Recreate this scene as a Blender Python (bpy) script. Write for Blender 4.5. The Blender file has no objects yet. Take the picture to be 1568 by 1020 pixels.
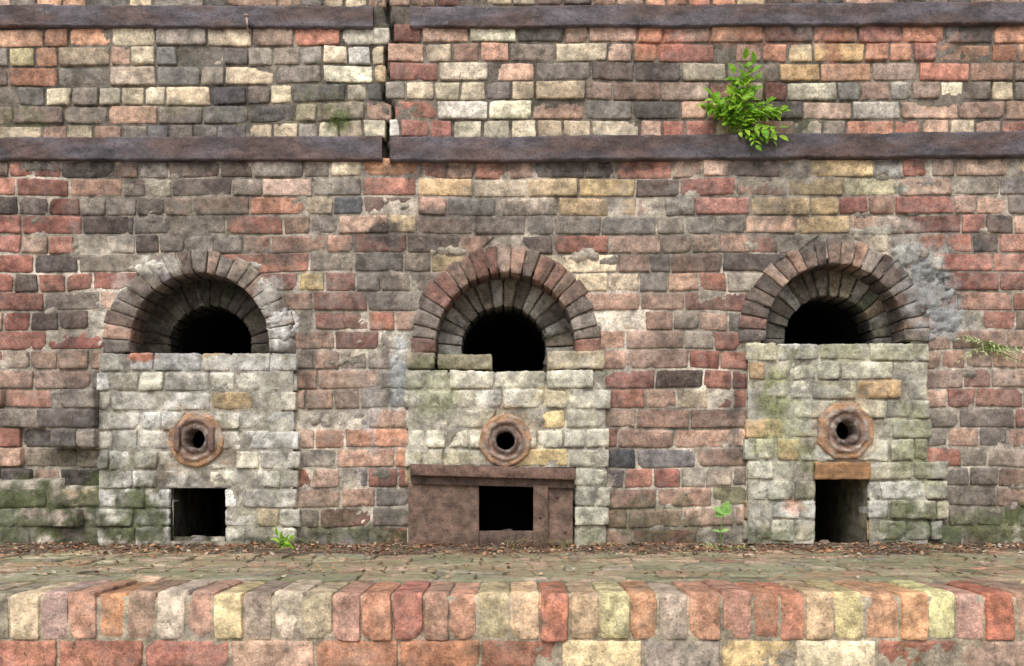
import bpy, math, random
import numpy as np
from mathutils import Vector, Matrix, noise as mn

R = random.Random(7)
K = 0.0026; CX = 784.0; HZ = 723.0; CZ = 1.2; D = 3.0
ZT = CZ - (840 - HZ) * K          # top of ledge
FY = -1.12                        # front of ledge

def X(px): return (px - CX) * K
def Z(py): return CZ + (HZ - py) * K
def lin(c):
    return tuple(((v/255.)/12.92 if v/255. <= 0.04045 else ((v/255.+0.055)/1.055)**2.4) for v in c)
def nz(x, y, z=0.0): return mn.noise((x, y, z))
def cl(v,a,b): return max(a,min(b,v))

# ------------------------------------------------------------------ mesh builder
class MB:
    def __init__(s): s.v=[]; s.f=[]; s.c=[]
    def add(s, vs, fs, cs):
        o=len(s.v); s.v.extend(vs); s.c.extend(cs)
        s.f.extend([tuple(i+o for i in f) for f in fs])
    def build(s, name, mat, parent=None, smooth=True, merge=False, post=None):
        me=bpy.data.meshes.new(name)
        me.from_pydata([tuple(v) for v in s.v], [], s.f)
        cols=np.ones((len(s.v),4),dtype=np.float32)
        cols[:,:3]=np.array(s.c,dtype=np.float32)
        if post is not None:
            P=np.array([tuple(v) for v in s.v],dtype=np.float64)
            cols[:,:3]=post(P,cols[:,:3])
        a=me.color_attributes.new("Col",'FLOAT_COLOR','POINT')
        a.data.foreach_set("color",cols.ravel())
        if smooth:
            me.polygons.foreach_set("use_smooth",[True]*len(me.polygons))
        me.materials.append(mat)
        if merge:
            import bmesh
            bm=bmesh.new(); bm.from_mesh(me)
            bmesh.ops.remove_doubles(bm,verts=bm.verts,dist=0.00005)
            bm.to_mesh(me); bm.free()
        me.update()
        ob=bpy.data.objects.new(name,me)
        bpy.context.scene.collection.objects.link(ob)
        if parent: ob.parent=parent
        return ob

def empty(name):
    e=bpy.data.objects.new(name,None); bpy.context.scene.collection.objects.link(e); return e

WALL = lambda a,b,c: (a,-c,b)

def brick(mb, q, c0, depth, col, step=0.011, rnd=0.0028, rough=1.0, frame=WALL, nd=1, chip=0.3, inner_dark=1.0, edge=.88):
    """q = bl,br,tr,tl in metres (a,b)"""
    (ax,ay),(bx,by),(cx,cy),(dx,dy)=q
    w=(abs(bx-ax)+abs(cx-dx))/2; h=(abs(dy-ay)+abs(cy-by))/2
    w=max(w,math.hypot(bx-ax,by-ay)); h=max(h,math.hypot(dx-ax,dy-ay))
    nu=max(2,int(w/step)); nv=max(2,int(h/step))
    eu=min(0.3,0.0034/max(w,1e-4)); ev=min(0.3,0.0034/max(h,1e-4))
    us=[(0,j) for j in range(nd,0,-1)]+[(0,0)]+[(eu+(1-2*eu)*i/nu,-1) for i in range(nu+1)]+[(1,0)]+[(1,j) for j in range(1,nd+1)]
    vs=[(0,j) for j in range(nd,0,-1)]+[(0,0)]+[(ev+(1-2*ev)*i/nv,-1) for i in range(nv+1)]+[(1,0)]+[(1,j) for j in range(1,nd+1)]
    sx=R.random()*90; tilt1=R.gauss(0,0.0013)*rough; tilt2=R.gauss(0,0.0010)*rough
    chips=[]
    for cu in (0,1):
        for cv in (0,1):
            if R.random()<chip*.8: chips.append((cu,cv,R.uniform(0.006,0.024),R.uniform(0.003,0.010)))
    for _ in range(2):
        if R.random()<chip*0.7: chips.append((R.random(),R.choice((0,1)),R.uniform(0.006,0.022),R.uniform(0.002,0.007)))
    V=[];C=[]
    nU=len(us); nV=len(vs)
    tone=R.gauss(0,.22); ta=R.uniform(0,6.28)
    for (v,fv) in vs:
        for (u,fu) in us:
            a=(ax*(1-u)+bx*u)*(1-v)+(dx*(1-u)+cx*u)*v
            b=(ay*(1-u)+by*u)*(1-v)+(dy*(1-u)+cy*u)*v
            back=max(fu,fv,0)
            ed=(fu>=0)or(fv>=0)
            n1=mn.noise((a*45+sx,b*45,sx)); n2=mn.noise((a*130,b*130+sx,sx)); n3=mn.noise((a*14+sx,b*14,sx+5))
            c=c0+tilt1*(u-.5)*2+tilt2*(v-.5)*2+rough*(0.0013*n1+0.0011*n2+0.0014*n3)
            if ed:
                c-=rnd*(0.8+0.6*n1)
                k=0.0017*(0.3+n1+n2)*rough
                if fu>=0: a+= k if u==0 else -k
                if fv>=0: b+= k if v==0 else -k
                if fu>=0 and fv>=0:
                    a+= 0.0014 if u==0 else -0.0014
                    b+= 0.0014 if v==0 else -0.0014
            dk=1.0
            for (cu,cv,cr,cd) in chips:
                d=math.hypot((u-cu)*w,(v-cv)*h)/cr
                d+=0.5*n2
                if d<1: c-=cd*(1-d)**0.5; dk=0.86
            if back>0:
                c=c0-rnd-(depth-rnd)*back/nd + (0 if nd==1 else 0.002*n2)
                dk*= 1-(1-inner_dark)*back/nd  # occlusion shade painted into the colour: sides darken toward the back
            V.append(frame(a,b,c))
            m=dk*(1+0.30*n3+0.16*n1+tone*((u-.5)*math.cos(ta)+(v-.5)*math.sin(ta)))
            if ed: m*=edge
            C.append((col[0]*m,col[1]*m,col[2]*m))
    F=[]
    for j in range(nV-1):
        for i in range(nU-1):
            if nd==1 and (i in (0,nU-2)) and (j in (0,nV-2)): continue
            o=j*nU+i
            F.append((o,o+1,o+1+nU,o+nU))
    mb.add(V,F,C)

def rbox(mb, cen, half, r, col, n=(6,6,6), amp=0.0015, rot=None, chipc=0.3, fn=None, seed=None):
    s=R.random()*99 if seed is None else seed
    inner=[max(h-r,0) for h in half]
    chips=[]
    for sx in(-1,1):
        for sy in(-1,1):
            for sz in(-1,1):
                if R.random()<chipc: chips.append((Vector((sx*half[0],sy*half[1],sz*half[2])),R.uniform(.35,.9)*min(half)))
    for ax in range(3):
        u,v=(ax+1)%3,(ax+2)%3
        for sg in (-1,1):
            nu,nv=n[u],n[v]
            V=[];C=[]
            for j in range(nv+1):
                for i in range(nu+1):
                    p=[0,0,0]
                    def g(i,nn,hh):
                        if i==0: return -1
                        if i==nn: return 1
                        e=min(.4,r/max(hh,1e-5))
                        return -(1-e)+2*(1-e)*(i-1)/(nn-2) if nn>2 else 0
                    p[ax]=sg*half[ax]; p[u]=g(i,nu,half[u])*half[u]; p[v]=g(j,nv,half[v])*half[v]
                    q=Vector([max(-inner[k],min(inner[k],p[k])) for k in range(3)])
                    d=Vector(p)-q
                    if d.length>1e-7: d=d.normalized()*r
                    P=q+d
                    n1=mn.noise((P.x*28+s,P.y*28,P.z*28)); n2=mn.noise((P.x*90,P.y*90+s,P.z*90))
                    dirn=Vector(P).normalized()
                    P=P+ (d.normalized() if d.length>1e-7 else dirn)*(amp*(n1*1.6+n2*.8))
                    for (cp,cr) in chips:
                        dd=(P-cp).length/cr+0.4*n1
                        if dd<1: P=P-cp.normalized()*cr*0.45*(1-dd)
                    m=1+.28*n1+.12*n2
                    if fn: m*=fn(P)
                    if rot is not None: P=rot@P
                    P=P+Vector(cen)
                    V.append(P)
                    C.append((col[0]*m,col[1]*m,col[2]*m))
            F=[]
            for j in range(nv):
                for i in range(nu):
                    o=j*(nu+1)+i
                    q4=(o,o+1,o+2+nu,o+1+nu)
                    F.append(q4 if sg>0 else q4[::-1])
            mb.add(V,F,C)

# ------------------------------------------------------------------ materials
def newmat(name):
    m=bpy.data.materials.new(name); m.use_nodes=True
    nt=m.node_tree; nt.nodes.clear()
    out=nt.nodes.new('ShaderNodeOutputMaterial'); b=nt.nodes.new('ShaderNodeBsdfPrincipled')
    nt.links.new(b.outputs[0],out.inputs[0])
    b.inputs['Specular IOR Level'].default_value=0.2
    return m,nt,b
class NT:
    def __init__(s,nt):
        s.nt=nt; s.co=nt.nodes.new('ShaderNodeTexCoord').outputs['Object']
    def noise(s,scale,detail=6,rough=0.6,off=0,stretch=None):
        n=s.nt.nodes.new('ShaderNodeTexNoise'); n.inputs['Scale'].default_value=scale
        n.inputs['Detail'].default_value=detail; n.inputs['Roughness'].default_value=rough
        mp=s.nt.nodes.new('ShaderNodeMapping'); mp.inputs['Location'].default_value=(off,off*1.7,off*.3)
        if stretch: mp.inputs['Scale'].default_value=stretch
        s.nt.links.new(s.co,mp.inputs[0]); s.nt.links.new(mp.outputs[0],n.inputs['Vector'])
        return n.outputs['Fac']
    def map(s,v,a,b,c,d):
        n=s.nt.nodes.new('ShaderNodeMapRange'); n.interpolation_type='SMOOTHSTEP'
        n.inputs[1].default_value=a;n.inputs[2].default_value=b;n.inputs[3].default_value=c;n.inputs[4].default_value=d
        s.nt.links.new(v,n.inputs[0]); return n.outputs[0]
    def mix(s,fac,a,b,mode='MIX'):
        n=s.nt.nodes.new('ShaderNodeMix'); n.data_type='RGBA'; n.blend_type=mode
        for k,val in ((0,fac),(6,a),(7,b)):
            if isinstance(val,(int,float)): n.inputs[k].default_value=val
            elif isinstance(val,tuple): n.inputs[k].default_value=(*val,1)
            else: s.nt.links.new(val,n.inputs[k])
        return n.outputs[2]
    def mulv(s,col,v):
        n=s.nt.nodes.new('ShaderNodeVectorMath'); n.operation='SCALE'
        s.nt.links.new(col,n.inputs[0])
        s.nt.links.new(v,n.inputs['Scale']); return n.outputs[0]
    def sat(s,col,v):
        n=s.nt.nodes.new('ShaderNodeHueSaturation'); n.inputs['Saturation'].default_value=v
        s.nt.links.new(col,n.inputs['Color']); return n.outputs[0]
    def math(s,op,a,b):
        n=s.nt.nodes.new('ShaderNodeMath'); n.operation=op
        for k,val in ((0,a),(1,b)):
            if isinstance(val,(int,float)): n.inputs[k].default_value=val
            else: s.nt.links.new(val,n.inputs[k])
        return n.outputs[0]
    def bump(s,h,strength,dist,bsdf,prev=None):
        n=s.nt.nodes.new('ShaderNodeBump'); n.inputs['Strength'].default_value=strength; n.inputs['Distance'].default_value=dist
        s.nt.links.new(h,n.inputs['Height'])
        if prev: s.nt.links.new(prev,n.inputs['Normal'])
        s.nt.links.new(n.outputs[0],bsdf.inputs['Normal']); return n.outputs[0]

def brickmat(name, eff=0.3, moss=0.0, dark=0.5, bumpd=0.0045, bloom=(0.50,0.465,0.41), mosslo=.46, gain=1.0, mosscol=(0.15,0.185,0.06), sat=.84, soot=.45, warm=(1.0,.98,.955)):
    m,nt,b=newmat(name); T=NT(nt)
    at=nt.nodes.new('ShaderNodeAttribute'); at.attribute_name='Col'
    col=at.outputs['Color']
    col=T.mulv(col,T.map(T.noise(26,9,.70),.3,.7,.50*gain,1.5*gain))
    col=T.mulv(col,T.map(T.noise(200,4,.6,3),.3,.7,.76,1.24))
    col=T.mulv(col,T.map(T.noise(3.2,9,.62,11),.38,.62,dark,1.15))
    col=T.mulv(col,T.map(T.noise(80,3,.5,8),.28,.38,.5,1.0))
    col=T.mix(T.map(T.noise(8,8,.7,41),.53,.70,0,soot),col,(0.072,0.064,0.058))
    col=T.mix(T.map(T.noise(28,7,.7,51),.58,.72,0,soot*.9),col,(0.085,0.072,0.062))
    col=T.mix(T.map(T.noise(7,9,.75,5),.51,.70,0,eff),col,bloom)
    col=T.mix(T.map(T.noise(90,4,.65,15),.63,.73,0,min(1,eff*1.2)),col,(0.58,0.55,0.50))
    col=T.mix(T.map(T.noise(17,6,.6,21),.45,.72,0,.26),col,(0.235,0.225,0.215))
    col=T.sat(col,sat)
    col=T.mix(1.0,col,warm,'MULTIPLY')
    if moss>0:
        col=T.mix(T.map(T.noise(9,9,.7,31),mosslo,mosslo+.16,0,moss),col,mosscol)
    nt.links.new(col,b.inputs['Base Color']); b.inputs['Roughness'].default_value=.95
    h=T.math('ADD',T.noise(60,6,.7,2),T.math('MULTIPLY',T.noise(260,5,.7,7),.4))
    T.bump(h,0.95,bumpd,b)
    return m
M_brick=brickmat('weathered_brick',.38,.0,.70,gain=1.10,sat=.79,soot=.48)
M_ringb=brickmat('smoked_arch_brick',.14,.22,.60,gain=.86,sat=.8,soot=.6,mosscol=(.07,.08,.035),mosslo=.5)
M_white=brickmat('limewashed_brick',.5,.24,.78,bloom=(0.68,0.67,0.63),gain=1.02,soot=.38,mosslo=.52,mosscol=(.235,.25,.14),warm=(1,.995,.975),sat=.9)
M_mortar=brickmat('old_mortar',.4,.10,.75,bumpd=.007,gain=1.14,soot=.30)
M_pave=brickmat('mossy_paving_brick',.30,.66,.78,mosslo=.38,mosscol=(0.235,0.245,0.135),gain=1.10,soot=.25,sat=.85)
M_coping=brickmat('coping_brick',.32,.12,.84,gain=1.14,sat=.86,soot=.34)
M_iron,nt,b=newmat('rusted_iron'); T=NT(nt)
at=nt.nodes.new('ShaderNodeAttribute'); at.attribute_name='Col'
col=at.outputs['Color']
col=T.mulv(col,T.map(T.noise(22,8,.7,stretch=(.5,1,1)),.3,.7,.5,1.55))
col=T.mix(T.map(T.noise(14,9,.7,9),.54,.72,0,.5),col,(0.18,0.09,0.06))
col=T.mix(T.map(T.noise(26,8,.75,29),.56,.70,0,.55),col,(0.26,0.235,0.24))
col=T.mulv(col,T.map(T.noise(160,3,.5,4),.32,.44,.45,1.0))
nt.links.new(col,b.inputs['Base Color']); b.inputs['Roughness'].default_value=.66
b.inputs['Specular IOR Level'].default_value=0.45
T.bump(T.math('ADD',T.noise(45,6,.7,2),T.math('MULTIPLY',T.noise(200,5,.7,7),.6)),.9,.006,b)
M_soot,nt,b=newmat('sooty_brick'); T=NT(nt)
c=T.mix(T.map(T.noise(20,6,.6),.3,.7,0,1),(0.006,0.005,0.004),(0.020,0.017,0.015))
nt.links.new(c,b.inputs['Base Color']); b.inputs['Roughness'].default_value=.95
T.bump(T.noise(40,6,.7),.8,.01,b)
M_soil,nt,b=newmat('soil'); T=NT(nt)
c=T.mix(T.map(T.noise(60,8,.7),.35,.65,0,1),(0.07,0.052,0.04),(0.25,0.20,0.155))
c=T.mix(T.map(T.noise(9,6,.6,4),.5,.65,0,.6),c,(0.14,0.15,0.07))
nt.links.new(c,b.inputs['Base Color']); b.inputs['Roughness'].default_value=.95
T.bump(T.noise(150,6,.7),1,.008,b)
M_leaf,nt,b=newmat('leaf'); T=NT(nt)
at=nt.nodes.new('ShaderNodeAttribute'); at.attribute_name='Col'
nt.links.new(T.mulv(at.outputs['Color'],T.map(T.noise(60,4,.6),.3,.7,.75,1.25)),b.inputs['Base Color'])
b.inputs['Roughness'].default_value=.5
tr=nt.nodes.new('ShaderNodeBsdfTranslucent'); nt.links.new(at.outputs['Color'],tr.inputs[0])
ms=nt.nodes.new('ShaderNodeMixShader'); ms.inputs[0].default_value=.35
nt.links.new(b.outputs[0],ms.inputs[1]); nt.links.new(tr.outputs[0],ms.inputs[2])
nt.links.new(ms.outputs[0],[n for n in nt.nodes if n.type=='OUTPUT_MATERIAL'][0].inputs[0])
M_dead,nt,b=newmat('dead_leaf')
at=nt.nodes.new('ShaderNodeAttribute'); at.attribute_name='Col'
nt.links.new(at.outputs['Color'],b.inputs['Base Color']); b.inputs['Roughness'].default_value=.8
M_ground,nt,b=newmat('gravel_ground'); T=NT(nt)
c=T.mix(T.map(T.noise(6,8,.7),.35,.65,0,1),(0.20,0.18,0.15),(0.34,0.32,0.28))
nt.links.new(c,b.inputs['Base Color']); b.inputs['Roughness'].default_value=.95

# ------------------------------------------------------------------ colours
PAL={'R':[(162,100,78),(150,90,74),(170,108,84),(146,94,80)],
 'P':[(178,140,116),(166,128,107),(184,148,124),(166,136,117)],
 'B':[(204,186,152),(194,174,144),(210,196,164),(188,170,142)],
 'G':[(146,135,123),(130,121,112),(156,145,131),(140,131,121)],
 'V':[(118,115,118),(127,122,124),(110,109,113)],
 'O':[(202,136,96),(190,126,90),(206,150,110)],
 'Y':[(196,165,114),(204,175,128),(184,155,110)],
 'D':[(104,89,80),(94,83,77),(112,95,87)],
 'W':[(212,206,194),(198,193,182),(218,212,202)],
 'M':[(114,118,84),(104,109,78),(130,128,99)]}
ANCH=[(300,-20,"GGBP"),(900,-20,"GBDP"),(1400,-20,"DPRG"),
(60,90,"BGGOP"),(60,160,"BBGDG"),(200,70,"GPBOG"),(200,160,"GBBPV"),(350,90,"BBGPG"),(350,170,"VGBGB"),(470,90,"PBGRB"),(480,160,"GBGPB"),(545,100,"BGBW"),
(640,80,"PRPB"),(650,150,"PBRPW"),(750,90,"PPBBG"),(750,160,"BBPGB"),(880,100,"PYBGD"),(900,170,"BPGPB"),(1020,70,"OPORP"),(1000,130,"PPBRD"),(1200,80,"YGOPD"),(1200,150,"RPBDP"),(1350,80,"OOPRO"),(1330,150,"OBPBG"),(1500,90,"OPRDP"),(1480,150,"PBPGR"),
(50,290,"RDRPR"),(50,360,"RRPD"),(170,270,"RDGBP"),(200,340,"GGPDG"),(300,280,"GGGDP"),(300,350,"GGGPG"),(440,270,"GBGPB"),(450,330,"OPRPO"),(560,330,"GVPRP"),
(650,270,"DRPDR"),(650,320,"DPRPR"),(650,380,"YPGRG"),(780,280,"RDPYP"),(780,330,"DGPRG"),(900,290,"PYRDR"),(900,350,"RGDRP"),(1000,280,"YPRDP"),(1010,350,"RPPG"),(1110,290,"RPPRR"),(1100,370,"PGRG"),(1200,290,"YDRG"),(1280,270,"BYBPY"),(1260,320,"YBYPG"),(1370,290,"BBPGR"),(1480,290,"PBGRP"),(1500,350,"RPGDP"),
(40,440,"RRPDR"),(90,520,"RPDRP"),(130,400,"PGRG"),(150,460,"GRPD"),(500,400,"PBRPO"),(570,430,"GPGRG"),(520,500,"PRGPR"),(600,500,"PGGBG"),(950,420,"BPRP"),(950,500,"PRBRP"),(1060,430,"RPGPG"),(1060,520,"PRGRP"),(1480,410,"RPRPG"),(1510,470,"RDRPR"),(1500,520,"RRPPP"),
(40,580,"PRGPR"),(40,680,"GPRGG"),(110,640,"GDGPD"),(50,760,"DMGWB"),(120,780,"MDGBW"),(540,580,"PGGPP"),(540,680,"PGPOP"),(540,760,"PVRGP"),(1000,560,"PRPR"),(1000,640,"PRBRP"),(1000,720,"RVPGR"),(1090,600,"RPRDR"),(1080,700,"RVPGR"),(1000,800,"MRGPR"),(1100,790,"GPRMP"),(1500,580,"RPGPP"),(1510,660,"PGRPG"),(1510,740,"GPDPG"),(1530,800,"MGDG")]
def pick(s,j=3.5,br=1.03):
    c=R.choice(PAL[s]); f=R.gauss(1,.08)*br; t=R.gauss(0,1)*j
    return lin((cl(c[0]*f+t,15,245),cl(c[1]*f+R.gauss(0,.6),15,245),cl(c[2]*f-t*.6,15,245)))
OVR=[(565,263,(216,146,88)),(16,88,(196,180,130)),(575,60,(218,208,188)),(675,180,(230,220,204)),(490,425,(200,172,108)),(225,290,(208,198,170)),(440,295,(220,184,162)),(800,290,(194,175,148)),(935,290,(208,176,116)),(1260,320,(200,170,116)),(1330,285,(208,198,158)),(1190,410,(100,90,83)),(975,442,(212,190,162)),(590,118,(208,178,130)),(860,150,(216,190,150)),(1250,95,(204,162,100)),(60,350,(170,98,78)),(20,420,(174,100,80)),(75,510,(166,92,78)),(1540,525,(194,120,92)),(690,115,(212,194,168)),(1310,170,(208,198,184)),(450,325,(196,130,96)),(745,90,(218,158,126)),(1090,375,(174,150,130)),(975,655,(204,188,158)),(640,330,(96,93,96)),(1270,260,(210,178,122)),(1520,470,(184,134,110))]
def zonecol(x,y,fx=None):
    xx=x+R.gauss(0,22); yy=y+R.gauss(0,12)
    best=min(ANCH,key=lambda a:(a[0]-xx)**2+((a[1]-yy)*1.6)**2)
    return pick(R.choice(best[2]))

SPL=[(430,500,20,30,(230,228,222),.95),(412,452,22,30,(205,202,194),.7),(235,405,40,14,(205,202,190),.7),(185,440,16,30,(176,170,160),.5),
(610,572,16,62,(196,202,206),.75),(570,640,14,50,(178,180,184),.45),(1425,445,42,70,(166,168,170),.8),(1390,390,22,26,(184,185,184),.8),(1375,350,60,16,(180,176,166),.5),(1450,490,34,30,(172,176,180),.7),(1432,400,18,16,(196,192,182),.7),
(1010,60,45,26,(190,95,56),.6),(1150,55,90,16,(150,84,60),.5),(1275,60,25,30,(165,88,58),.6),(1400,60,70,16,(190,112,80),.4),
(175,785,95,64,(78,88,48),.9),(40,790,66,60,(84,94,52),.85),(110,700,60,20,(84,88,62),.6),(500,160,60,32,(122,120,88),.55),(520,185,26,20,(100,118,54),.6),(30,175,40,25,(116,116,82),.5),(590,822,110,20,(78,86,50),.85),(500,790,60,30,(96,94,70),.55),(1000,795,90,36,(102,104,68),.6),(1540,805,110,30,(94,104,58),.8),(900,790,30,40,(120,124,88),.5),
(590,360,22,26,(60,58,57),.8),(600,420,14,60,(86,82,78),.55),(1185,320,40,26,(88,86,78),.6),(760,320,120,18,(84,77,72),.55),(650,260,90,14,(72,63,59),.65),(300,340,90,30,(130,122,110),.6),(130,260,90,14,(70,64,60),.55),(1190,260,80,14,(76,73,70),.6),
(1120,640,16,70,(88,80,75),.6),(590,560,10,60,(72,69,66),.5),(110,640,45,40,(118,111,106),.6),(1383,290,8,6,(150,186,174),.5),(1230,190,40,22,(90,96,72),.5),(240,165,70,14,(128,126,94),.4),(1350,540,80,14,(130,131,98),.35),(1560,380,70,100,(160,132,116),.3),(340,375,80,16,(132,123,112),.6),(850,375,60,16,(132,112,98),.4),(280,820,60,16,(66,72,44),.85),(1380,805,60,22,(84,92,54),.8),(400,828,80,12,(76,84,50),.85),(1190,822,60,12,(86,94,58),.75),
(555,420,80,60,(126,117,107),.4),(700,350,120,30,(116,105,96),.5),(1060,480,70,60,(134,118,106),.35),(260,310,120,30,(126,118,106),.5),(1230,370,90,20,(112,106,98),.55),(530,560,60,120,(150,136,125),.35),(1520,600,60,120,(150,136,127),.35),(60,600,80,60,(136,123,115),.35),(600,760,20,60,(104,100,93),.45),(230,252,160,8,(74,70,65),.5),(900,256,200,8,(74,66,61),.6),(1450,250,120,7,(86,80,73),.5),
(100,470,30,70,(98,84,77),.4),(470,540,14,120,(98,90,83),.45),(940,640,10,140,(104,94,87),.4),(1080,400,60,14,(96,90,82),.5),(440,390,80,14,(108,100,93),.5),(40,330,90,14,(86,70,63),.4),(1480,760,60,40,(108,104,93),.5)]
def splat(P,C):
    px=P[:,0]/K+CX; py=HZ-(P[:,2]-CZ)/K
    n=np.array([mn.noise((p[0]*16,p[1]*16,p[2]*16))+.6*mn.noise((p[0]*50,p[1]*50,p[2]*50)) for p in P])
    for (x,y,rx,ry,c,s) in SPL:
        d=((px-x)/rx)**2+((py-y)/ry)**2
        m=np.clip((1.15-d+1.3*n)*1.4,0,1)*s
        m[d>3]=0
        L=np.array(lin(c))
        C=C*(1-m[:,None])+L*m[:,None]
    base=np.clip((py-780+n*45)/60,0,1)*0.5
    C=C*(1-base[:,None])+np.array(lin((76,78,54)))*base[:,None]
    return C

# ------------------------------------------------------------------ wall layout
ARCH=[dict(cx=306,cy=530,ri=107,riz=112,ro=150,roz=146,yb=541,hx=322,hy=532,hr=63),
      dict(cx=774,cy=530,ri=107,riz=112,ro=147,roz=156,yb=545,hx=771,hy=534,hr=65),
      dict(cx=1278,cy=512,ri=106,riz=108,ro=147,roz=146,yb=526,hx=1270,hy=522,hr=69)]
PORT=[(304,673,42),(774,675,40),(1290,660,44)]
PANELS=[dict(x0=152,x1=455,rows=[541,570,600,630,659,689,719,748,778,806,836],hole=(265,346,748,818)),
        dict(x0=622,x1=930,rows=[567,597,627,657,687,716,745,775,805,836],hole=(632,878,716,836)),
        dict(x0=1139,x1=1420,rows=[526,554,583,612,641,671,706,735,765,795,828],hole=(1247,1324,706,828))]

def wave(x,y):
    w=3.6*nz(x/170.,y/260.,3.3)+2.6*nz(x/55.,y/120.,8.1)
    if y<260 and x<592: w+=3.0*nz(x/120.,y/90.,1.1)+ (x-592)*-0.006
    return w
def arch_iv(A,y,rx,rz,yb):
    if y<A['cy']-rz: return None
    if y<=A['cy']:
        w=rx*math.sqrt(max(0,1-((A['cy']-y)/rz)**2)); return (A['cx']-w,A['cx']+w)
    if y<=yb: return (A['cx']-rx,A['cx']+rx)
    return None
def circ_iv(c,y):
    x0,y0,r=c
    if abs(y-y0)>=r: return None
    w=math.sqrt(r*r-(y-y0)**2); return (x0-w,x0+w)

def fill_row(mb,yt,yb,x0,x1,blocks,stretch,c0,g,colfn,rough=1,depth=.045,chip=.3,cvar=.0020,step=.011,wf=1.0,proud=None,edge=.88):
    segs=[]; cur=(x0,x0)
    for (it,ib) in sorted(blocks,key=lambda b:b[0][0]):
        segs.append((cur,(it[0],ib[0]))); cur=(it[1],ib[1])
    segs.append((cur,(x1,x1)))
    for (l,r) in segs:
        L=max(l); Rr=min(r)
        if (r[0]-l[0])+(r[1]-l[1])<16: continue
        js=[]; x=L
        first=True
        while True:
            st=stretch if R.random()>.2 else (not stretch)
            w=(R.gauss(83,7) if st else R.gauss(43,3.5))*wf
            if first: w*=R.uniform(.45,1); first=False
            x+=max(16,w)
            if x>Rr-18: break
            js.append(x)
        edges=[l]+[(j+R.uniform(-1.5,1.5),j+R.uniform(-1.5,1.5)) for j in js]+[r]
        for e0,e1 in zip(edges[:-1],edges[1:]):
            gg=g*R.uniform(.7,1.5)
            xlt,xlb=e0[0]+gg,e0[1]+gg; xrt,xrb=e1[0]-gg,e1[1]-gg
            if xrt-xlt<3: xrt=xlt+3
            if xrb-xlb<3: xrb=xlb+3
            mx=(xlt+xrb)/2; my=(yt(mx)+yb(mx))/2
            col=colfn(mx,my)
            for (ox,oy,oc) in OVR:
                if min(xlt,xlb)<ox<max(xrt,xrb) and yt(mx)<oy<yb(mx): col=lin(oc)
            gt=g*R.uniform(.6,1.4); gb=g*R.uniform(.6,1.4)
            q=[(X(xlb),Z(yb(xlb)-gb)),(X(xrb),Z(yb(xrb)-gb)),(X(xrt),Z(yt(xrt)+gt)),(X(xlt),Z(yt(xlt)+gt))]
            cc=c0+R.gauss(0,cvar)
            if proud: cc+=proud(mx,my)
            if R.random()<.04: cc-=R.uniform(.002,.009)
            brick(mb,q,cc,depth,col,rough=rough,chip=chip,step=step,edge=edge)

wall=empty('brick_kiln_wall')
mb=MB()
XL,XR=-330,1900
def crack(y): return 592+14*nz(y/38.,2.2)+8*nz(y/14.,7.7)
def mkfn(b,slope=0.0,ox=0): return lambda x: b+wave(x,b)+(x-784)*slope
def split_rows(y0,y1,n,st0,sl_off):
    for i in range(n):
        a=y0+(y1-y0)*i/n; b_=y0+(y1-y0)*(i+1)/n
        cx=crack((a+b_)/2)
        st=(i+st0)%2==0
        fill_row(mb,mkfn(a),mkfn(b_),XL,cx-2,[],st,0,1.55,zonecol,rough=1.3,chip=.45,wf=.86,edge=.8)
        fill_row(mb,mkfn(a-sl_off),mkfn(b_-sl_off),cx+1,XR,[],st,0,1.5,zonecol,rough=1.2,chip=.40,wf=.9,edge=.8)
split_rows(-272,12,10,0,3)
split_rows(40,216,6,0,4)
edges=[244]
h=28.6
while edges[-1]<842:
    edges.append(edges[-1]+h); h=min(31.5,h+.12)
def proud_main(x,y):
    p=.004*nz(x/260.,y/200.,5)
    if 86<x<152 and 598<y<682: p+=.055
    if x<100 and y>735: p+=.05
    if 95<x<262 and y>745: p+=.015
    if x<44 and 600<y<735: p+=.02
    return p
for i in range(len(edges)-1):
    a,b_=edges[i],edges[i+1]
    fa,fb=mkfn(a),mkfn(b_)
    blocks=[]
    for A in ARCH:
        yt,yb=fa(A['cx'])+1,fb(A['cx'])-1
        it=arch_iv(A,yt,A['ro']-5,A['roz']-5,A['yb']); ib=arch_iv(A,yb,A['ro']-5,A['roz']-5,A['yb'])
        if it is None and ib is None: continue
        if it is None:
            w=(ib[1]-ib[0])/2
            if w<42: continue
            it=(A['cx']-w*.35,A['cx']+w*.35); 
            ib=(A['cx']-w*.9,A['cx']+w*.9)
        if ib is None: ib=it
        blocks.append((it,ib))
    for pn in PANELS:
        y0,y1=pn['rows'][0],pn['rows'][-1]
        ov=(min(b_,y1)-max(a,y0))/(b_-a)
        if ov>.65 and not any(abs((bl[0][0]+bl[0][1])/2-(pn['x0']+pn['x1'])/2)<120 for bl in blocks):
            blocks.append(((pn['x0']+6,pn['x1']-6),(pn['x0']+6,pn['x1']-6)))
    fill_row(mb,fa,fb,XL,XR,blocks,i%2==1,0,1.4,zonecol,rough=1.15,chip=.36,proud=proud_main)

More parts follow.
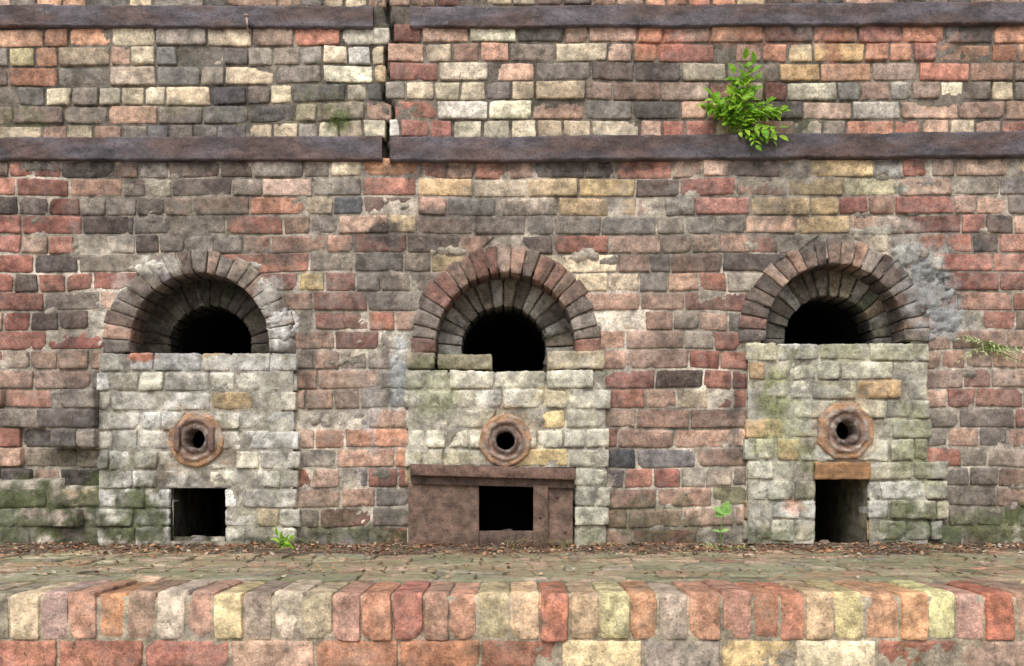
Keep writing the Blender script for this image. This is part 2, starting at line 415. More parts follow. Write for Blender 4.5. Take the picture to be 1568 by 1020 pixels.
def ring(mb,cx,cy,ri,riz,ro,roz,n,a0,a1,c0,depth,colfn,g=.7,nd=5,rough=1.2,dark=1.0):
    da=(a1-a0)/n
    js=[a0+da*i+ (R.uniform(-.14,.14)*da if 0<i<n else 0) for i in range(n+1)]
    for i in range(n):
        t0,t1=js[i],js[i+1]
        gi=g/ri; go=g/ro
        jo=R.uniform(-4,3)
        def P(rx,rz,t): return (X(cx+rx*math.cos(t)),Z(cy-rz*math.sin(t)))
        q=[P(ri,riz,t1-gi),P(ri,riz,t0+gi),P(ro+jo,roz+jo,t0+go),P(ro+jo,roz+jo,t1-go)]
        m=(t0+t1)/2
        brick(mb,q,c0+R.gauss(0,.0018),depth,colfn(cx+ri*math.cos(m),cy-riz*math.sin(m)),rough=rough,nd=nd,chip=.45,step=.010,inner_dark=dark,edge=.82)
RC=[["GGVPGD","PGGPG"],["PPRGRG","RPGRP"],["RPRGPD","GGPDG"]]
mrg=MB()
for ai,A in enumerate(ARCH):
    def cf(x,y,ai=ai,A=A):
        s=RC[ai][0] if x<A['cx'] else RC[ai][1]
        c=pick(R.choice(s)); g_=lin((134,112,100)); return tuple((v*.65+w_*.35)*.84 for v,w_ in zip(c,g_))
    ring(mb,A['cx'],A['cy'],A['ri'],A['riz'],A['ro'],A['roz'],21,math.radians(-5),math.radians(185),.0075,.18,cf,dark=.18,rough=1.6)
    e=.10; f=(D+e)/D
    hx=CX+(A['hx']-CX)*f; hy=HZ-(HZ-A['hy'])*f; hr=A['hr']*f
    A['real']=(hx,hy,hr)
    PA=[["DDM","DDM"],["WGBG","BWG"],["GGW","WBM"]][ai]
    kk=[.34,.72,.74][ai]  # soot tone plus recess occlusion painted into the ring colour
    def cf2(x,y,A=A,PA=PA,kk=kk):
        c=pick(R.choice(PA[0] if x<A['cx'] else PA[1])); g_=lin((124,116,100)); return tuple((v*.55+w_*.45)*kk for v,w_ in zip(c,g_))
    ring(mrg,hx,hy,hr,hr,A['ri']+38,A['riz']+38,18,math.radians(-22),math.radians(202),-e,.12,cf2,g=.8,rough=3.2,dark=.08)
mb.build('wall_bricks',M_brick,wall,post=splat)
mrg.build('inner_arch_rings',M_ringb,wall)

mbw=MB()
def wcol(kind):
    def f(x,y):
        t=R.random()
        if kind==0: c=R.choice([(220,218,212),(206,205,200),(222,218,209),(204,199,185),(188,183,172),(210,203,184)]) if t<.94 else (206,180,138)
        elif kind==1: c=R.choice([(212,208,188),(200,196,180),(220,213,192),(204,200,189),(188,183,164)]) if t<.92 else (206,182,130)
        else: c=R.choice([(202,199,177),(192,190,170),(208,203,181),(204,203,193),(182,176,151)]) if t<.88 else (204,169,124)
        m=R.gauss(1.0,.07)
        return lin(tuple(min(v*m,236) for v in c))
    return f
PC=.022
for pi,pn in enumerate(PANELS):
    rows=pn['rows']; pt=PORT[pi]
    for i in range(len(rows)-1):
        a,b_=rows[i],rows[i+1]
        def fa(x,a=a): return a+2.8*nz(x/60.,a/30.,4)
        def fb(x,b_=b_): return b_+2.8*nz(x/60.,b_/30.,4)
        blocks=[]
        hx0,hx1,hy0,hy1=pn['hole']
        if (min(b_,hy1)-max(a,hy0))/(b_-a)>.3: blocks.append(((hx0,hx1),(hx0,hx1)))
        c=(pt[0],pt[1],pt[2]-7)
        it,ib=circ_iv(c,a+1),circ_iv(c,b_-1)
        if it or ib:
            it=it or (pt[0]-12,pt[0]+12); ib=ib or (pt[0]-12,pt[0]+12)
            blocks.append((it,ib))
        elif abs((a+b_)/2-pt[1])<8: blocks.append(((pt[0]-30,pt[0]+30),)*2)
        x0=pn['x0']+R.uniform(-4,4); x1=pn['x1']+R.uniform(-5,6)
        if pi==2 and a>700: x1+=26
        if pi==0 and a>640: x1+=6
        fill_row(mbw,fa,fb,x0,x1,blocks,i%2==0,PC,1.2,wcol(pi),rough=2.0,depth=.08,chip=.55,cvar=.0035,wf=.88)
def single(mb,x0,y0,x1,y1,c,col,depth=.1):
    brick(mb,[(X(x0),Z(y1)),(X(x1),Z(y1)),(X(x1),Z(y0)),(X(x0),Z(y0))],c,depth,lin(col),rough=2.4,chip=.8)
single(mbw,670,543,754,566,PC-.004,(150,142,116)); single(mbw,838,538,925,566,PC,(200,184,154)); single(mbw,624,541,667,566,PC+.002,(160,150,130))
def splatw(P,C):
    px=P[:,0]/K+CX; py=HZ-(P[:,2]-CZ)/K
    n=np.array([mn.noise((p[0]*14,p[1]*14,p[2]*14))+.6*mn.noise((p[0]*45,p[1]*45,p[2]*45)) for p in P])
    for (x,y,rx,ry,c,s) in [(225,547,24,8,(205,125,92),1),(360,612,22,9,(208,178,130),.6),(305,673,62,56,(160,136,112),.6),(774,675,56,52,(172,146,116),.55),(1290,660,62,56,(176,148,118),.55),
        (665,605,40,40,(168,172,128),.5),(700,705,60,14,(190,174,122),.5),(1190,640,40,70,(162,168,118),.55),(1180,610,22,30,(122,132,80),.5),(1400,680,40,70,(138,141,99),.6),(1300,540,120,16,(166,164,124),.5),(1230,700,20,20,(118,126,76),.6),(830,610,40,16,(206,184,130),.4),
        (230,735,30,22,(98,89,76),.6),(205,790,54,54,(78,86,48),.92),(180,730,30,30,(110,112,84),.55),(305,740,60,14,(102,93,82),.65),(400,800,70,30,(178,175,150),.45),(400,832,80,10,(76,80,50),.85),(900,760,30,60,(182,182,166),.45),(1390,800,54,34,(94,104,58),.8),(1215,775,20,14,(208,142,114),.7),(1235,600,60,10,(220,216,207),.6),(350,560,100,12,(228,226,223),.7),(1190,818,60,12,(88,98,58),.75),(1420,575,12,40,(196,184,164),.4),(300,640,130,8,(220,218,212),.4),(200,700,50,20,(136,134,116),.5),(1170,760,30,50,(200,200,190),.5),(650,560,40,10,(112,116,78),.6),(900,820,30,16,(98,102,64),.65),(180,560,16,60,(150,148,140),.4),(430,700,20,80,(170,168,156),.4)]:
        d=((px-x)/rx)**2+((py-y)/ry)**2
        m=np.clip((1.15-d+1.3*n)*1.4,0,1)*s; m[d>3]=0
        C=C*(1-m[:,None])+np.array(lin(c))*m[:,None]
    return C
mbw.build('whitewashed_infill_bricks',M_white,wall,post=splatw)

def mortar(name,x0,x1,y0,y1,st,cfn,skip,colfn,mat=M_mortar,post=None):
    m=MB(); nx=int((x1-x0)/st); ny=int((y1-y0)/st)
    V=[];C=[];F=[]
    for j in range(ny+1):
        for i in range(nx+1):
            x=x0+(x1-x0)*i/nx; y=y0+(y1-y0)*j/ny
            V.append((X(x),-cfn(x,y),Z(y))); C.append(colfn(x,y))
    for j in range(ny):
        for i in range(nx):
            x=x0+(x1-x0)*(i+.5)/nx; y=y0+(y1-y0)*(j+.5)/ny
            if skip(x,y): continue
            o=j*(nx+1)+i; F.append((o+nx+1,o+nx+2,o+1,o))
    m.add(V,F,C); return m.build(name,mat,wall,post=post)
def msk(x,y):
    for A in ARCH:
        if y<A['cy'] and ((x-A['cx'])/(A['ri']+9))**2+((y-A['cy'])/(A['riz']+9))**2<1: return True
        if A['cy']<=y<A['yb']+24 and abs(x-A['cx'])<A['ri']+9: return True
    for p in PORT:
        if math.hypot(x-p[0],y-p[1])<30: return True
    for pn in PANELS:
        h_=pn['hole']
        if h_[0]<x<h_[1] and h_[2]<y<h_[3]+6: return True
    return False
def mc(x,y):
    t=nz(x/70.,y/60.,6)
    c=-.0046+.0045*t+.0022*nz(x/14.,y/14.)+.0014*nz(x/5.,y/5.)
    if y<244: c-=.0020
    if y<250 and abs(x-crack(y))<5: c-=.03
    if 86<x<152 and 598<y<682: c+=.05
    if x<100 and y>735: c+=.047
    if 95<x<262 and y>745: c+=.012
    c+=.004*nz(x/260.,y/200.,5)
    return c
def mcol(x,y):
    t=nz(x/120.,y/90.,9)+.6*nz(x/20.,y/20.,2)
    c=(190,180,165) if y>400 else ((166,155,141) if y>244 else (118,109,98))
    if y<250 and abs(x-crack(y))<5: c=(44,40,36)
    k=1+.4*t
    return lin(tuple(min(245,v*k) for v in c))
mortar('mortar_bed',XL,XR,-272,852,5,mc,msk,mcol,post=splat)
for pi,pn in enumerate(PANELS):
    def sk(x,y,pn=pn,pi=pi):
        h_=pn['hole']; p=PORT[pi]
        return (h_[0]-3<x<h_[1]+3 and h_[2]<y<h_[3]+9) or math.hypot(x-p[0],y-p[1])<30
    mortar('infill_mortar',pn['x0']+4,pn['x1']-4,pn['rows'][0]+4,pn['rows'][-1]+4,4,lambda x,y:PC-.0038+.0045*nz(x/30.,y/25.,3)+.002*nz(x/9.,y/9.),sk,lambda x,y:lin(tuple(v*(1+.4*nz(x/30.,y/30.)) for v in (176,170,155))),mat=M_white,post=splatw)

mr=MB()
def patch(cx,cy,rx,ry,col,base=.0,th=.012,st=3.0,seed=0):
    nx=int(rx*2.8/st); ny=int(ry*2.8/st); V=[];C=[];F=[];M=[]
    for j in range(ny+1):
        for i in range(nx+1):
            x=cx-1.4*rx+2.8*rx*i/nx; y=cy-1.4*ry+2.8*ry*j/ny
            d=((x-cx)/rx)**2+((y-cy)/ry)**2
            m=1-d+1.5*nz(x/22.,y/22.,seed)+.9*nz(x/7.,y/7.,seed)
            t=cl(m*1.3,0,1); t=t*t*(3-2*t)
            c=base-.010+th*t+.0018*nz(x/6.,y/6.,seed)*t+.003*nz(x/18.,y/18.,seed+4)
            V.append((X(x),-c,Z(y))); k=1+.3*nz(x/12.,y/12.,seed)+.15*nz(x/4.,y/4.,seed); C.append(tuple(v*k for v in lin(col))); M.append(m)
    for j in range(ny):
        for i in range(nx):
            o=j*(nx+1)+i; ids=(o+nx+1,o+nx+2,o+1,o)
            xx=sum(V[k][0] for k in ids)/4/K+CX; yy=HZ-(sum(V[k][2] for k in ids)/4-CZ)/K
            if max(M[k] for k in ids)>-.1 and not msk2(xx,yy): F.append(ids)
    mr.add(V,F,C)
def msk2(x,y):
    for A in ARCH:
        if y<A['cy'] and ((x-A['cx'])/(A['ri']+1))**2+((y-A['cy'])/(A['riz']+1))**2<1: return True
        if A['cy']<=y<A['yb'] and abs(x-A['cx'])<A['ri']+1: return True
    return False
patch(1424,448,34,60,(164,166,169),.0,.0175,seed=1); patch(1452,492,32,28,(172,175,178),.0,.0145,seed=2)
patch(1392,392,22,18,(180,180,174),.004,.016,seed=3); patch(1432,403,15,12,(192,188,178),.002,.017,seed=4)
patch(1345,352,46,9,(180,174,162),.0,.014,seed=5)
patch(430,498,19,25,(228,226,222),.004,.019,seed=6); patch(408,448,14,24,(204,200,192),.004,.017,seed=7); patch(228,408,34,8,(206,202,190),.004,.0165,seed=8); patch(380,408,24,6,(174,167,156),.002,.015,seed=9)
patch(612,575,12,52,(182,187,191),.0,.013,seed=10); patch(890,392,20,12,(172,161,144),.002,.014,seed=12); patch(690,385,30,8,(170,158,141),.002,.014,seed=13)
patch(60,255,50,10,(112,105,97),.0,.012,seed=14)
for i in range(85):
    x=R.uniform(-60,1640); y=R.uniform(260,820)
    if any(p['x0']-20<x<p['x1']+20 and p['rows'][0]<y for p in PANELS): continue
    if any(math.hypot(x-A['cx'],y-A['cy'])<175 for A in ARCH): continue
    if x<165 and y>590: continue
    b_=R.uniform(126,178)
    patch(x,y,R.uniform(8,26),R.uniform(4,10),(b_,b_*.94,b_*.86),proud_main(x,y),R.uniform(.0112,.0130),seed=20+i,st=3.5)
mr.build('lime_mortar_smears',M_mortar,wall)

def tube(name,cx,cy,rx,rz,d0,d1,mat,a0=0,a1=360,cap=True,seg=48,col=(.02,.02,.02),nd=8):
    m=MB();V=[];C=[];F=[]
    for j in range(nd+1):
        d=d0+(d1-d0)*j/nd
        for i in range(seg+1):
            t=math.radians(a0+(a1-a0)*i/seg); n=1+.03*nz(math.cos(t)*4,math.sin(t)*4,d*9)
            V.append((X(cx+rx*n*math.cos(t)),d,Z(cy-rz*n*math.sin(t)))); C.append(col)
    for j in range(nd):
        for i in range(seg):
            o=j*(seg+1)+i; F.append((o,o+1,o+seg+2,o+seg+1))
    if cap: F.append(tuple(range(nd*(seg+1),nd*(seg+1)+seg)))
    m.add(V,F,C); return m.build(name,mat,wall)
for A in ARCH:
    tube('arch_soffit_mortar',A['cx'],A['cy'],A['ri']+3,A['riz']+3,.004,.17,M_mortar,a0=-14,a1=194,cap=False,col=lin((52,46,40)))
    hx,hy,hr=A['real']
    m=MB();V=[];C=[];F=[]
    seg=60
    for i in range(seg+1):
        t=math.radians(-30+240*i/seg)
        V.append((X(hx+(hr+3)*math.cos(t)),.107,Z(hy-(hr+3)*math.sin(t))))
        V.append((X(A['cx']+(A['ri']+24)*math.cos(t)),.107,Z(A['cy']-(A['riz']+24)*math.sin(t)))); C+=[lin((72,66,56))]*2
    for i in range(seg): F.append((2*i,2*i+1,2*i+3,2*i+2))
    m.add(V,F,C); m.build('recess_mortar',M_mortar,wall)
    tube('fire_tunnel',hx,hy,hr+4,hr+4,.113,1.25,M_soot)
for p in PORT:
    tube('port_tunnel',p[0],p[1],22,22,-.02,.5,M_soot,seg=32)
def boxtunnel(name,x0,x1,y0,y1,d0,d1,mat,col=(.05,.045,.04)):
    m=MB(); a,b_,c,d=X(x0),X(x1),Z(y1),Z(y0)
    def sheet(P0,U,Vv,nu,nv):
        V=[];C=[];F=[]
        for j in range(nv+1):
            for i in range(nu+1):
                p=Vector(P0)+Vector(U)*(i/nu)+Vector(Vv)*(j/nv)
                k=.004*mn.noise(p*25)
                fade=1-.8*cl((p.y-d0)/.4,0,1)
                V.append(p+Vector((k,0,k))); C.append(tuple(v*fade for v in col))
        for j in range(nv):
            for i in range(nu):
                o=j*(nu+1)+i; F.append((o,o+1,o+nu+2,o+nu+1))
        m.add(V,F,C)
    sheet((a,d0,c),(0,d1-d0,0),(0,0,d-c),12,6); sheet((b_,d0,c),(0,d1-d0,0),(0,0,d-c),12,6)
    sheet((a,d0,d),(b_-a,0,0),(0,d1-d0,0),6,12); sheet((a,d0,c),(b_-a,0,0),(0,d1-d0,0),6,12)
    sheet((a,d1,c),(b_-a,0,0),(0,0,d-c),6,6)
    return m.build(name,mat,wall)
M_hole=brickmat('flue_brick',.05,.3,.5)
boxtunnel('ash_flue',264,347,747,840,-.014,.5,M_hole,col=(.06,.052,.042))
boxtunnel('ash_flue',725,825,735,840,-.014,.5,M_soot)
boxtunnel('ash_flue',1246,1325,730,840,-.014,.5,M_hole,col=(.34,.31,.22))
m=MB(); x0,x1,z0,z1=X(XL),X(XR),0.0,Z(-272)
V=[(x0,.01,z0),(x1,.01,z0),(x1,1.5,z0),(x0,1.5,z0),(x0,.01,z1),(x1,.01,z1),(x1,1.5,z1),(x0,1.5,z1)]
m.add(V,[(4,5,6,7),(1,2,6,5),(2,3,7,6),(3,0,4,7)],[lin((110,95,85))]*8); m.build('wall_body',M_mortar,wall,smooth=False)

# ------------------------------------------------------------------ iron straps
def strap(x0,x1,yt0,yt1,yb0,yb1,c,name='iron_strap'):
    m=MB(); n=int((x1-x0)/4); prof=[(0,-.03),(0,0.0),(.03,1),(.1,1),(.2,1),(.3,1),(.4,1),(.5,1),(.6,1),(.7,1),(.8,1),(.9,1),(.97,1),(1,0.0),(1,-.03)]
    V=[];C=[];F=[]
    for i in range(n+1):
        t=i/n; x=x0+(x1-x0)*t
        w=2.2*nz(x/140.,yt0,2)
        for (v,k) in prof:
            y=(yt0+(yt1-yt0)*t)*(1-v)+(yb0+(yb1-yb0)*t)*v+w+(1.6*nz(x/17.,v*9+yt0)+1.2*nz(x/6.,v*9+yt0) if v in(0,1,.03,.97) else 0)
            cc=(c+.003*nz(x/40.,v*2,yt0)+.0028*nz(x/11.,v*5,yt0)) if k==1 else (c-.005 if k==0 else -.03)
            V.append((X(x),-cc,Z(y)))
            m1=1+.5*nz(x/60.,v*2,yt0)
            f=cl(.4+1.8*nz(x/90.,v*1.5,yt0/50.),0,1)
            base=tuple(p*(1-f)+q*f for p,q in zip((.125,.108,.122),(.115,.074,.066)))
            C.append(tuple(q*m1 for q in base))
    L=len(prof)
    for i in range(n):
        for j in range(L-1):
            o=i*L+j; F.append((o,o+1,o+1+L,o+L))
    F.append(tuple(range(L))); F.append(tuple(reversed(range(n*L,n*L+L))))
    m.add(V,F,C); return m.build(name,M_iron)
strap(XL,572,9,12,42,45,.014)
strap(628,XR,14,2,45,37,.016)
strap(XL,586,214,210,246,248,.016)
strap(598,XR,214,200,251,238,.022)
m=MB()
def tubeline(m,pts,r0,r1,col,seg=6):
    V=[];C=[];F=[]
    for i,p in enumerate(pts):
        p=Vector(p); d=(Vector(pts[min(i+1,len(pts)-1)])-Vector(pts[max(i-1,0)]))
        d=d.normalized() if d.length>0 else Vector((0,0,1))
        u=d.orthogonal().normalized(); v=d.cross(u); r=r0+(r1-r0)*i/(len(pts)-1)
        for k in range(seg):
            t=2*math.pi*k/seg; V.append(p+u*r*math.cos(t)+v*r*math.sin(t)); C.append(col)
    for i in range(len(pts)-1):
        for k in range(seg):
            o=i*seg; F.append((o+k,o+(k+1)%seg,o+seg+(k+1)%seg,o+seg+k))
    F.append(tuple(range(seg))[::-1]); F.append(tuple(range((len(pts)-1)*seg,len(pts)*seg)))
    m.add(V,F,C)
tubeline(m,[(X(383),-.004,Z(52)),(X(383),-.03,Z(50)),(X(383),-.034,Z(44)),(X(382),-.034,Z(33))],.0045,.0045,(.5,.36,.3))
tubeline(m,[(X(382),-.034,Z(33)),(X(382),-.034,Z(31))],.009,.009,(.5,.36,.3),10)
m.build('iron_hook_nail',M_iron)

# ------------------------------------------------------------------ iron ports
M_ring=M_iron.copy(); M_ring.name='orange_rusted_iron'
for nd_ in M_ring.node_tree.nodes:
    if nd_.type=='MAP_RANGE' and abs(nd_.inputs[4].default_value-.5)<.001: nd_.inputs[4].default_value=.3
    if nd_.type=='MAP_RANGE' and abs(nd_.inputs[4].default_value-.55)<.001: nd_.inputs[4].default_value=.3
def port(cx,cy,ro,octa,hole,lugs):
    root=empty('iron_spyhole_port'); root.location=(X(cx),0,Z(cy))
    m=MB(); seg=96
    prof=[(1.0,-.03),(1.0,.006),(.97,.010),(.88,.011),(.80,.010),(.76,.017),(.71,.018),(.66,.017),(.62,.009),(.57,.008),(.52,.009),(.48,.018),(hole/ro+.05,.018),(hole/ro,.013),(hole/ro,-.06)]
    V=[];C=[];F=[]
    for i in range(seg):
        t=2*math.pi*i/seg
        for j,(rr,c) in enumerate(prof):
            r=rr*ro
            if octa and rr>.75:
                s=math.pi/4; tt=((t+s/2)%s)-s/2
                r*=.96/math.cos(tt)
            r*=1+.05*nz(math.cos(t)*2+cx,math.sin(t)*2,j*.1)+.02*nz(math.cos(t)*9,math.sin(t)*9+cx,j*.3)
            V.append((r*K*math.cos(t),-(PC+c)-.0025*nz(math.cos(t)*6,math.sin(t)*6,j*.6),r*K*math.sin(t)))
            base=(.48,.28,.16) if rr>.78 else ((.30,.19,.14) if rr>.5 else (.17,.12,.10))
            k=1+.6*nz(math.cos(t)*3+j*.5,math.sin(t)*3+cx,1)
            cc=tuple(v*k for v in base)
            f=cl(2.2*nz(math.cos(t)*2.5+cx,math.sin(t)*2.5+2,j*.3)-.1,0,.7)
            gcol=(.46,.40,.34)
            cc=tuple(p*(1-f)+q*f for p,q in zip(cc,gcol))
            C.append(cc)
    L=len(prof)
    for i in range(seg):
        for j in range(L-1):
            o=i*L; o2=((i+1)%seg)*L
            F.append((o+j,o2+j,o2+j+1,o+j+1))
    m.add(V,F,C); m.build('flange',M_ring,root)
    if lugs:
        for s in(-1,1):
            m=MB(); rbox(m,(s*.62*ro*K,-(PC+.020),0),(.011,.008,.048),.004,(.20,.125,.10),n=(4,4,8),amp=.001)
            m.build('lug',M_iron,root,merge=True)
port(*PORT[0],False,15,True); port(*PORT[1],False,14,False); port(*PORT[2],True,15,False)

m=MB(); rbox(m,(X(1284),-.034,Z(721)),(42*K,.012,13*K),.003,(.38,.21,.10),n=(20,4,8),amp=.003); m.build('rusty_lintel_plate',M_ring,merge=True)
# ------------------------------------------------------------------ furnace door frame
door=empty('iron_furnace_door_frame')
M_plate=M_iron.copy(); M_plate.name='brown_iron_plate'
for nd_ in M_plate.node_tree.nodes:
    if nd_.type=='MAP_RANGE' and abs(nd_.inputs[4].default_value-.5)<.001: nd_.inputs[4].default_value=.45
    if nd_.type=='MAP_RANGE' and abs(nd_.inputs[4].default_value-.55)<.001: nd_.inputs[4].default_value=.22
    if nd_.type=='MAPPING': nd_.inputs['Scale'].default_value=(1,1,1)
def plate(name,x0,y0,x1,y1,c0,c1,col=(.20,.130,.098),rotdeg=0,r=.0018):
    m=MB(); n=(max(4,int((x1-x0)/7)),4,max(4,int((y1-y0)/7)))
    rot=Matrix.Rotation(math.radians(rotdeg),3,'Y')
    rbox(m,((X(x0)+X(x1))/2,-(c0+c1)/2,(Z(y0)+Z(y1))/2),((x1-x0)/2*K,abs(c1-c0)/2,(y1-y0)/2*K),r,col,n=n,amp=.0009,rot=rot,chipc=.2)
    return m.build(name,M_plate,door,merge=True)
plate('left_plate',627,738,734,835,.028,.040)
plate('sill_plate',734,812,828,835,.020,.034,(.13,.085,.065))
plate('right_plate',838,738,876,834,.026,.038)
plate('door_post',816,744,838,836,.036,.058,(.18,.115,.085))
plate('lintel_flange',631,714,880,731,.050,.078,(.20,.12,.092),rotdeg=1.6)
plate('lintel_web',633,729,878,744,.032,.052,(.12,.078,.062),rotdeg=1.6)
for bx,by in ((852,760),(864,812),(826,790)):
    m=MB(); rbox(m,(X(bx),-.040 if bx>840 else -.06,Z(by)),(.006,.005,.006),.004,(.15,.1,.085),n=(4,4,4),amp=.0003); m.build('rivet',M_iron,door,merge=True)

def stone(x,y,z,r,col,name='stone'):
    m=MB(); rbox(m,(x,y,z),(r,r*.8,r*.7),r*.6,lin(col),n=(7,7,7),amp=r*.12,rot=Matrix.Rotation(R.uniform(0,3),3,'Z')); return m.build(name,M_brick,merge=True)
stone(X(300),.03,ZT+.025,.035,(120,112,104)); stone(X(322),.08,ZT+.02,.03,(90,86,80)); stone(X(285),.10,ZT+.02,.03,(80,76,70))
stone(X(775),.10,ZT+.03,.05,(110,104,98)); stone(X(800),.06,ZT+.02,.035,(130,122,112)); stone(X(1270),.05,ZT+.015,.02,(120,100,90))

# ------------------------------------------------------------------ ledge
ledge=empty('brick_ledge')
mp=MB()
TOP=lambda a,b,c:(a,b,ZT+c)
LX0,LX1=X(XL),X(XR)
ys=[-.003]; 
while ys[-1]>FY+.235: ys.append(ys[-1]-R.uniform(.104,.114))
ys[-1]=FY+.226
for i in range(len(ys)-1):
    x=LX0+R.uniform(0,.1)
    while x<LX1:
        w=R.gauss(.222,.008) if R.random()>.25 else R.gauss(.11,.006)
        s=R.choice("PPGGRGPRPBPGRP"); c=pick(s); g_=lin((156,144,124))
        c=tuple(v*.66+q_*.34 for v,q_ in zip(c,g_))
        j=.003
        def yy(v,xx): return v+.006*nz(xx*2,v*5)
        q=[(x+j,yy(ys[i+1],x)+j),(x+w-j,yy(ys[i+1],x+w)+j),(x+w-j,yy(ys[i],x+w)-j),(x+j,yy(ys[i],x)-j)]
        brick(mp,q,R.gauss(0,.0025)+.005*nz(x*1.3,ys[i]*3),.05,c,frame=TOP,rough=1.6,step=.012,rnd=.004,chip=.4)
        x+=w
mp.build('paving_bricks',M_pave,ledge)
mc_=MB()
x=LX0
COPF=[(5,(160,146,124)),(40,(212,200,160)),(88,(180,152,132)),(135,(190,146,114)),(186,(194,128,90)),(233,(168,144,118)),(275,(220,210,176)),(322,(194,154,130)),(370,(210,198,150)),(412,(180,158,132)),(458,(220,206,172)),(506,(198,170,140)),(550,(194,150,124)),(596,(194,144,110)),(640,(184,124,92)),(688,(194,142,116)),(735,(186,166,130)),(783,(220,188,142)),(832,(196,114,82)),(878,(198,166,132)),(925,(212,190,140)),(970,(192,136,100)),(1020,(180,156,134)),(1070,(194,140,114)),(1115,(210,156,122)),(1165,(192,114,86)),(1215,(194,132,96)),(1262,(202,166,128)),(1310,(200,176,128)),(1355,(190,136,102)),(1400,(226,166,122)),(1450,(218,208,160)),(1497,(184,146,120)),(1545,(198,112,78))]
S=(D+FY)/D
def topdirt(P): return 1-.42*cl((P.z-.047)/.012,0,1)*cl((P.y+.09)/.05+.5,0.3,1)
while x<LX1:
    w=R.gauss(.074,.005)
    pxv=CX+(x+w/2)/S/K
    best=min(COPF,key=lambda t:abs(t[0]-pxv))
    if abs(best[0]-pxv)<30: c=lin(tuple(min(245,v*R.gauss(1.01,.03)) for v in best[1]))
    else: c=pick(R.choice("BPPOPBPGPBPRPOPYBPO"))
    hz=.057+R.uniform(-.002,.003)
    rot=Matrix.Rotation(R.gauss(0,.010),3,'Y')@Matrix.Rotation(R.gauss(0,.010),3,'Z')
    rbox(mc_,(x+w/2,FY+.112+R.gauss(0,.004),ZT-.057+R.gauss(0,.0022)),((w-.0045)/2,.110,hz),.005+R.random()*.005,c,n=(8,14,12),amp=.0017,rot=rot,chipc=.38,fn=topdirt)
    x+=w
z=ZT-.117
row=0
while z>0.02:
    x=LX0+R.uniform(-.1,0); 
    while x<LX1:
        w=R.gauss(.205,.01) if row%2==0 or R.random()<.6 else R.gauss(.105,.006)
        s=R.choice("PRRPBBRPGPBYOO") ; c=pick(s)
        q=[(x+.003,z-.071),(x+w-.003,z-.071),(x+w-.003,z),(x+.003,z)]
        brick(mc_,q,-FY-.004+R.gauss(0,.002),.05,c,rough=1.8,step=.010 if row<2 else .03,rnd=.004,chip=.4)
        x+=w
    z-=.0775; row+=1
mc_.build('coping_and_face_bricks',M_coping,ledge,merge=False)
m=MB()
nx=500
V=[];C=[];F=[]
prof=[(0.006,ZT-.006)]+[(FY*t,ZT-.006) for t in np.linspace(.05,.97,16)]+[(FY+.009,ZT-.009)]+[(FY+.008,ZT-.012-(ZT-.012)*t) for t in np.linspace(.04,1,20)]
for i in range(nx+1):
    x=LX0+(LX1-LX0)*i/nx
    for (y,z) in prof:
        k=.003*nz(x*30,y*30,z*30)
        V.append((x,y-k,z+k)); C.append(lin((122,120,92) if y>FY+.1 else (176,162,138)))
L=len(prof)
for i in range(nx):
    for j in range(L-1):
        o=i*L+j; F.append((o,o+1,o+1+L,o+L))
m.add(V,F,C); m.build('ledge_mortar',M_mortar,ledge)

# ------------------------------------------------------------------ soil + litter
m=MB(); nx,ny=700,14; V=[];C=[];F=[]
def soilh(x,y):
    t=-y/.26
    e=1-t+.35*nz(x*3,y*3,4)+.25*nz(x*12,y*12,4)
    return ZT-.012+.030*max(0,min(1,e))+.006*nz(x*25,y*25)*(1 if e>0 else 0)
for i in range(nx+1):
    x=LX0+(LX1-LX0)*i/nx
    for j in range(ny+1):
        y=.02-.34*j/ny; V.append((x,y,soilh(x,y))); C.append((.1,.08,.06))
for i in range(nx):
    for j in range(ny):
        o=i*(ny+1)+j; F.append((o,o+1,o+ny+2,o+ny+1))
m.add(V,F,C); m.build('soil',M_soil)
m=MB()
LC=[(156,120,94),(130,100,80),(174,140,112),(192,162,134),(112,92,78),(148,108,88),(186,176,156),(186,136,98)]
def leaf(m,p,d,up,L,W,col,curl=.25,n=4):
    d=Vector(d).normalized(); s=d.cross(Vector(up)).normalized(); u=s.cross(d)
    V=[];F=[];C=[]
    for i in range(n+1):
        t=i/n; w=W*math.sin(math.pi*min(1,(t*.92+.06)))**.8*(1-.25*t); z_=-curl*L*t*t
        c=Vector(p)+d*L*t+u*z_
        V+= [c-s*w+u*w*.35,c,c+s*w+u*w*.35]
        k=R.uniform(.85,1.15); C+=[tuple(q*k for q in col)]*3
    for i in range(n):
        o=3*i; F+=[(o,o+1,o+4,o+3),(o+1,o+2,o+5,o+4)]
    m.add(V,F,C)
for i in range(7000):
    x=R.uniform(LX0,LX1); y=-abs(R.gauss(0,.12)) if R.random()<.80 else -R.uniform(0,.85)
    if y<-.88: continue
    zz=max(soilh(x,max(y,-.3)),ZT+.002)+R.uniform(0,.006)
    a=R.uniform(0,6.28)
    if R.random()<.66:
        L=R.uniform(.006,.022)
        leaf(m,(x,y,zz),(math.cos(a),math.sin(a),R.uniform(-.1,.4)),(R.gauss(0,.4),R.gauss(0,.4),1),L,L*R.uniform(.25,.42),lin(R.choice(LC)),R.uniform(-.5,.4),3)
    else:
        L=R.uniform(.02,.09)
        tubeline(m,[(x,y,zz),(x+L*.5*math.cos(a),y+L*.5*math.sin(a),zz+R.uniform(0,.008)),(x+L*math.cos(a+.2),min(-.003,y+L*math.sin(a+.2)),zz+.002)],.0011,.0006,lin(R.choice(LC)),4)
m.build('leaf_litter',M_dead)

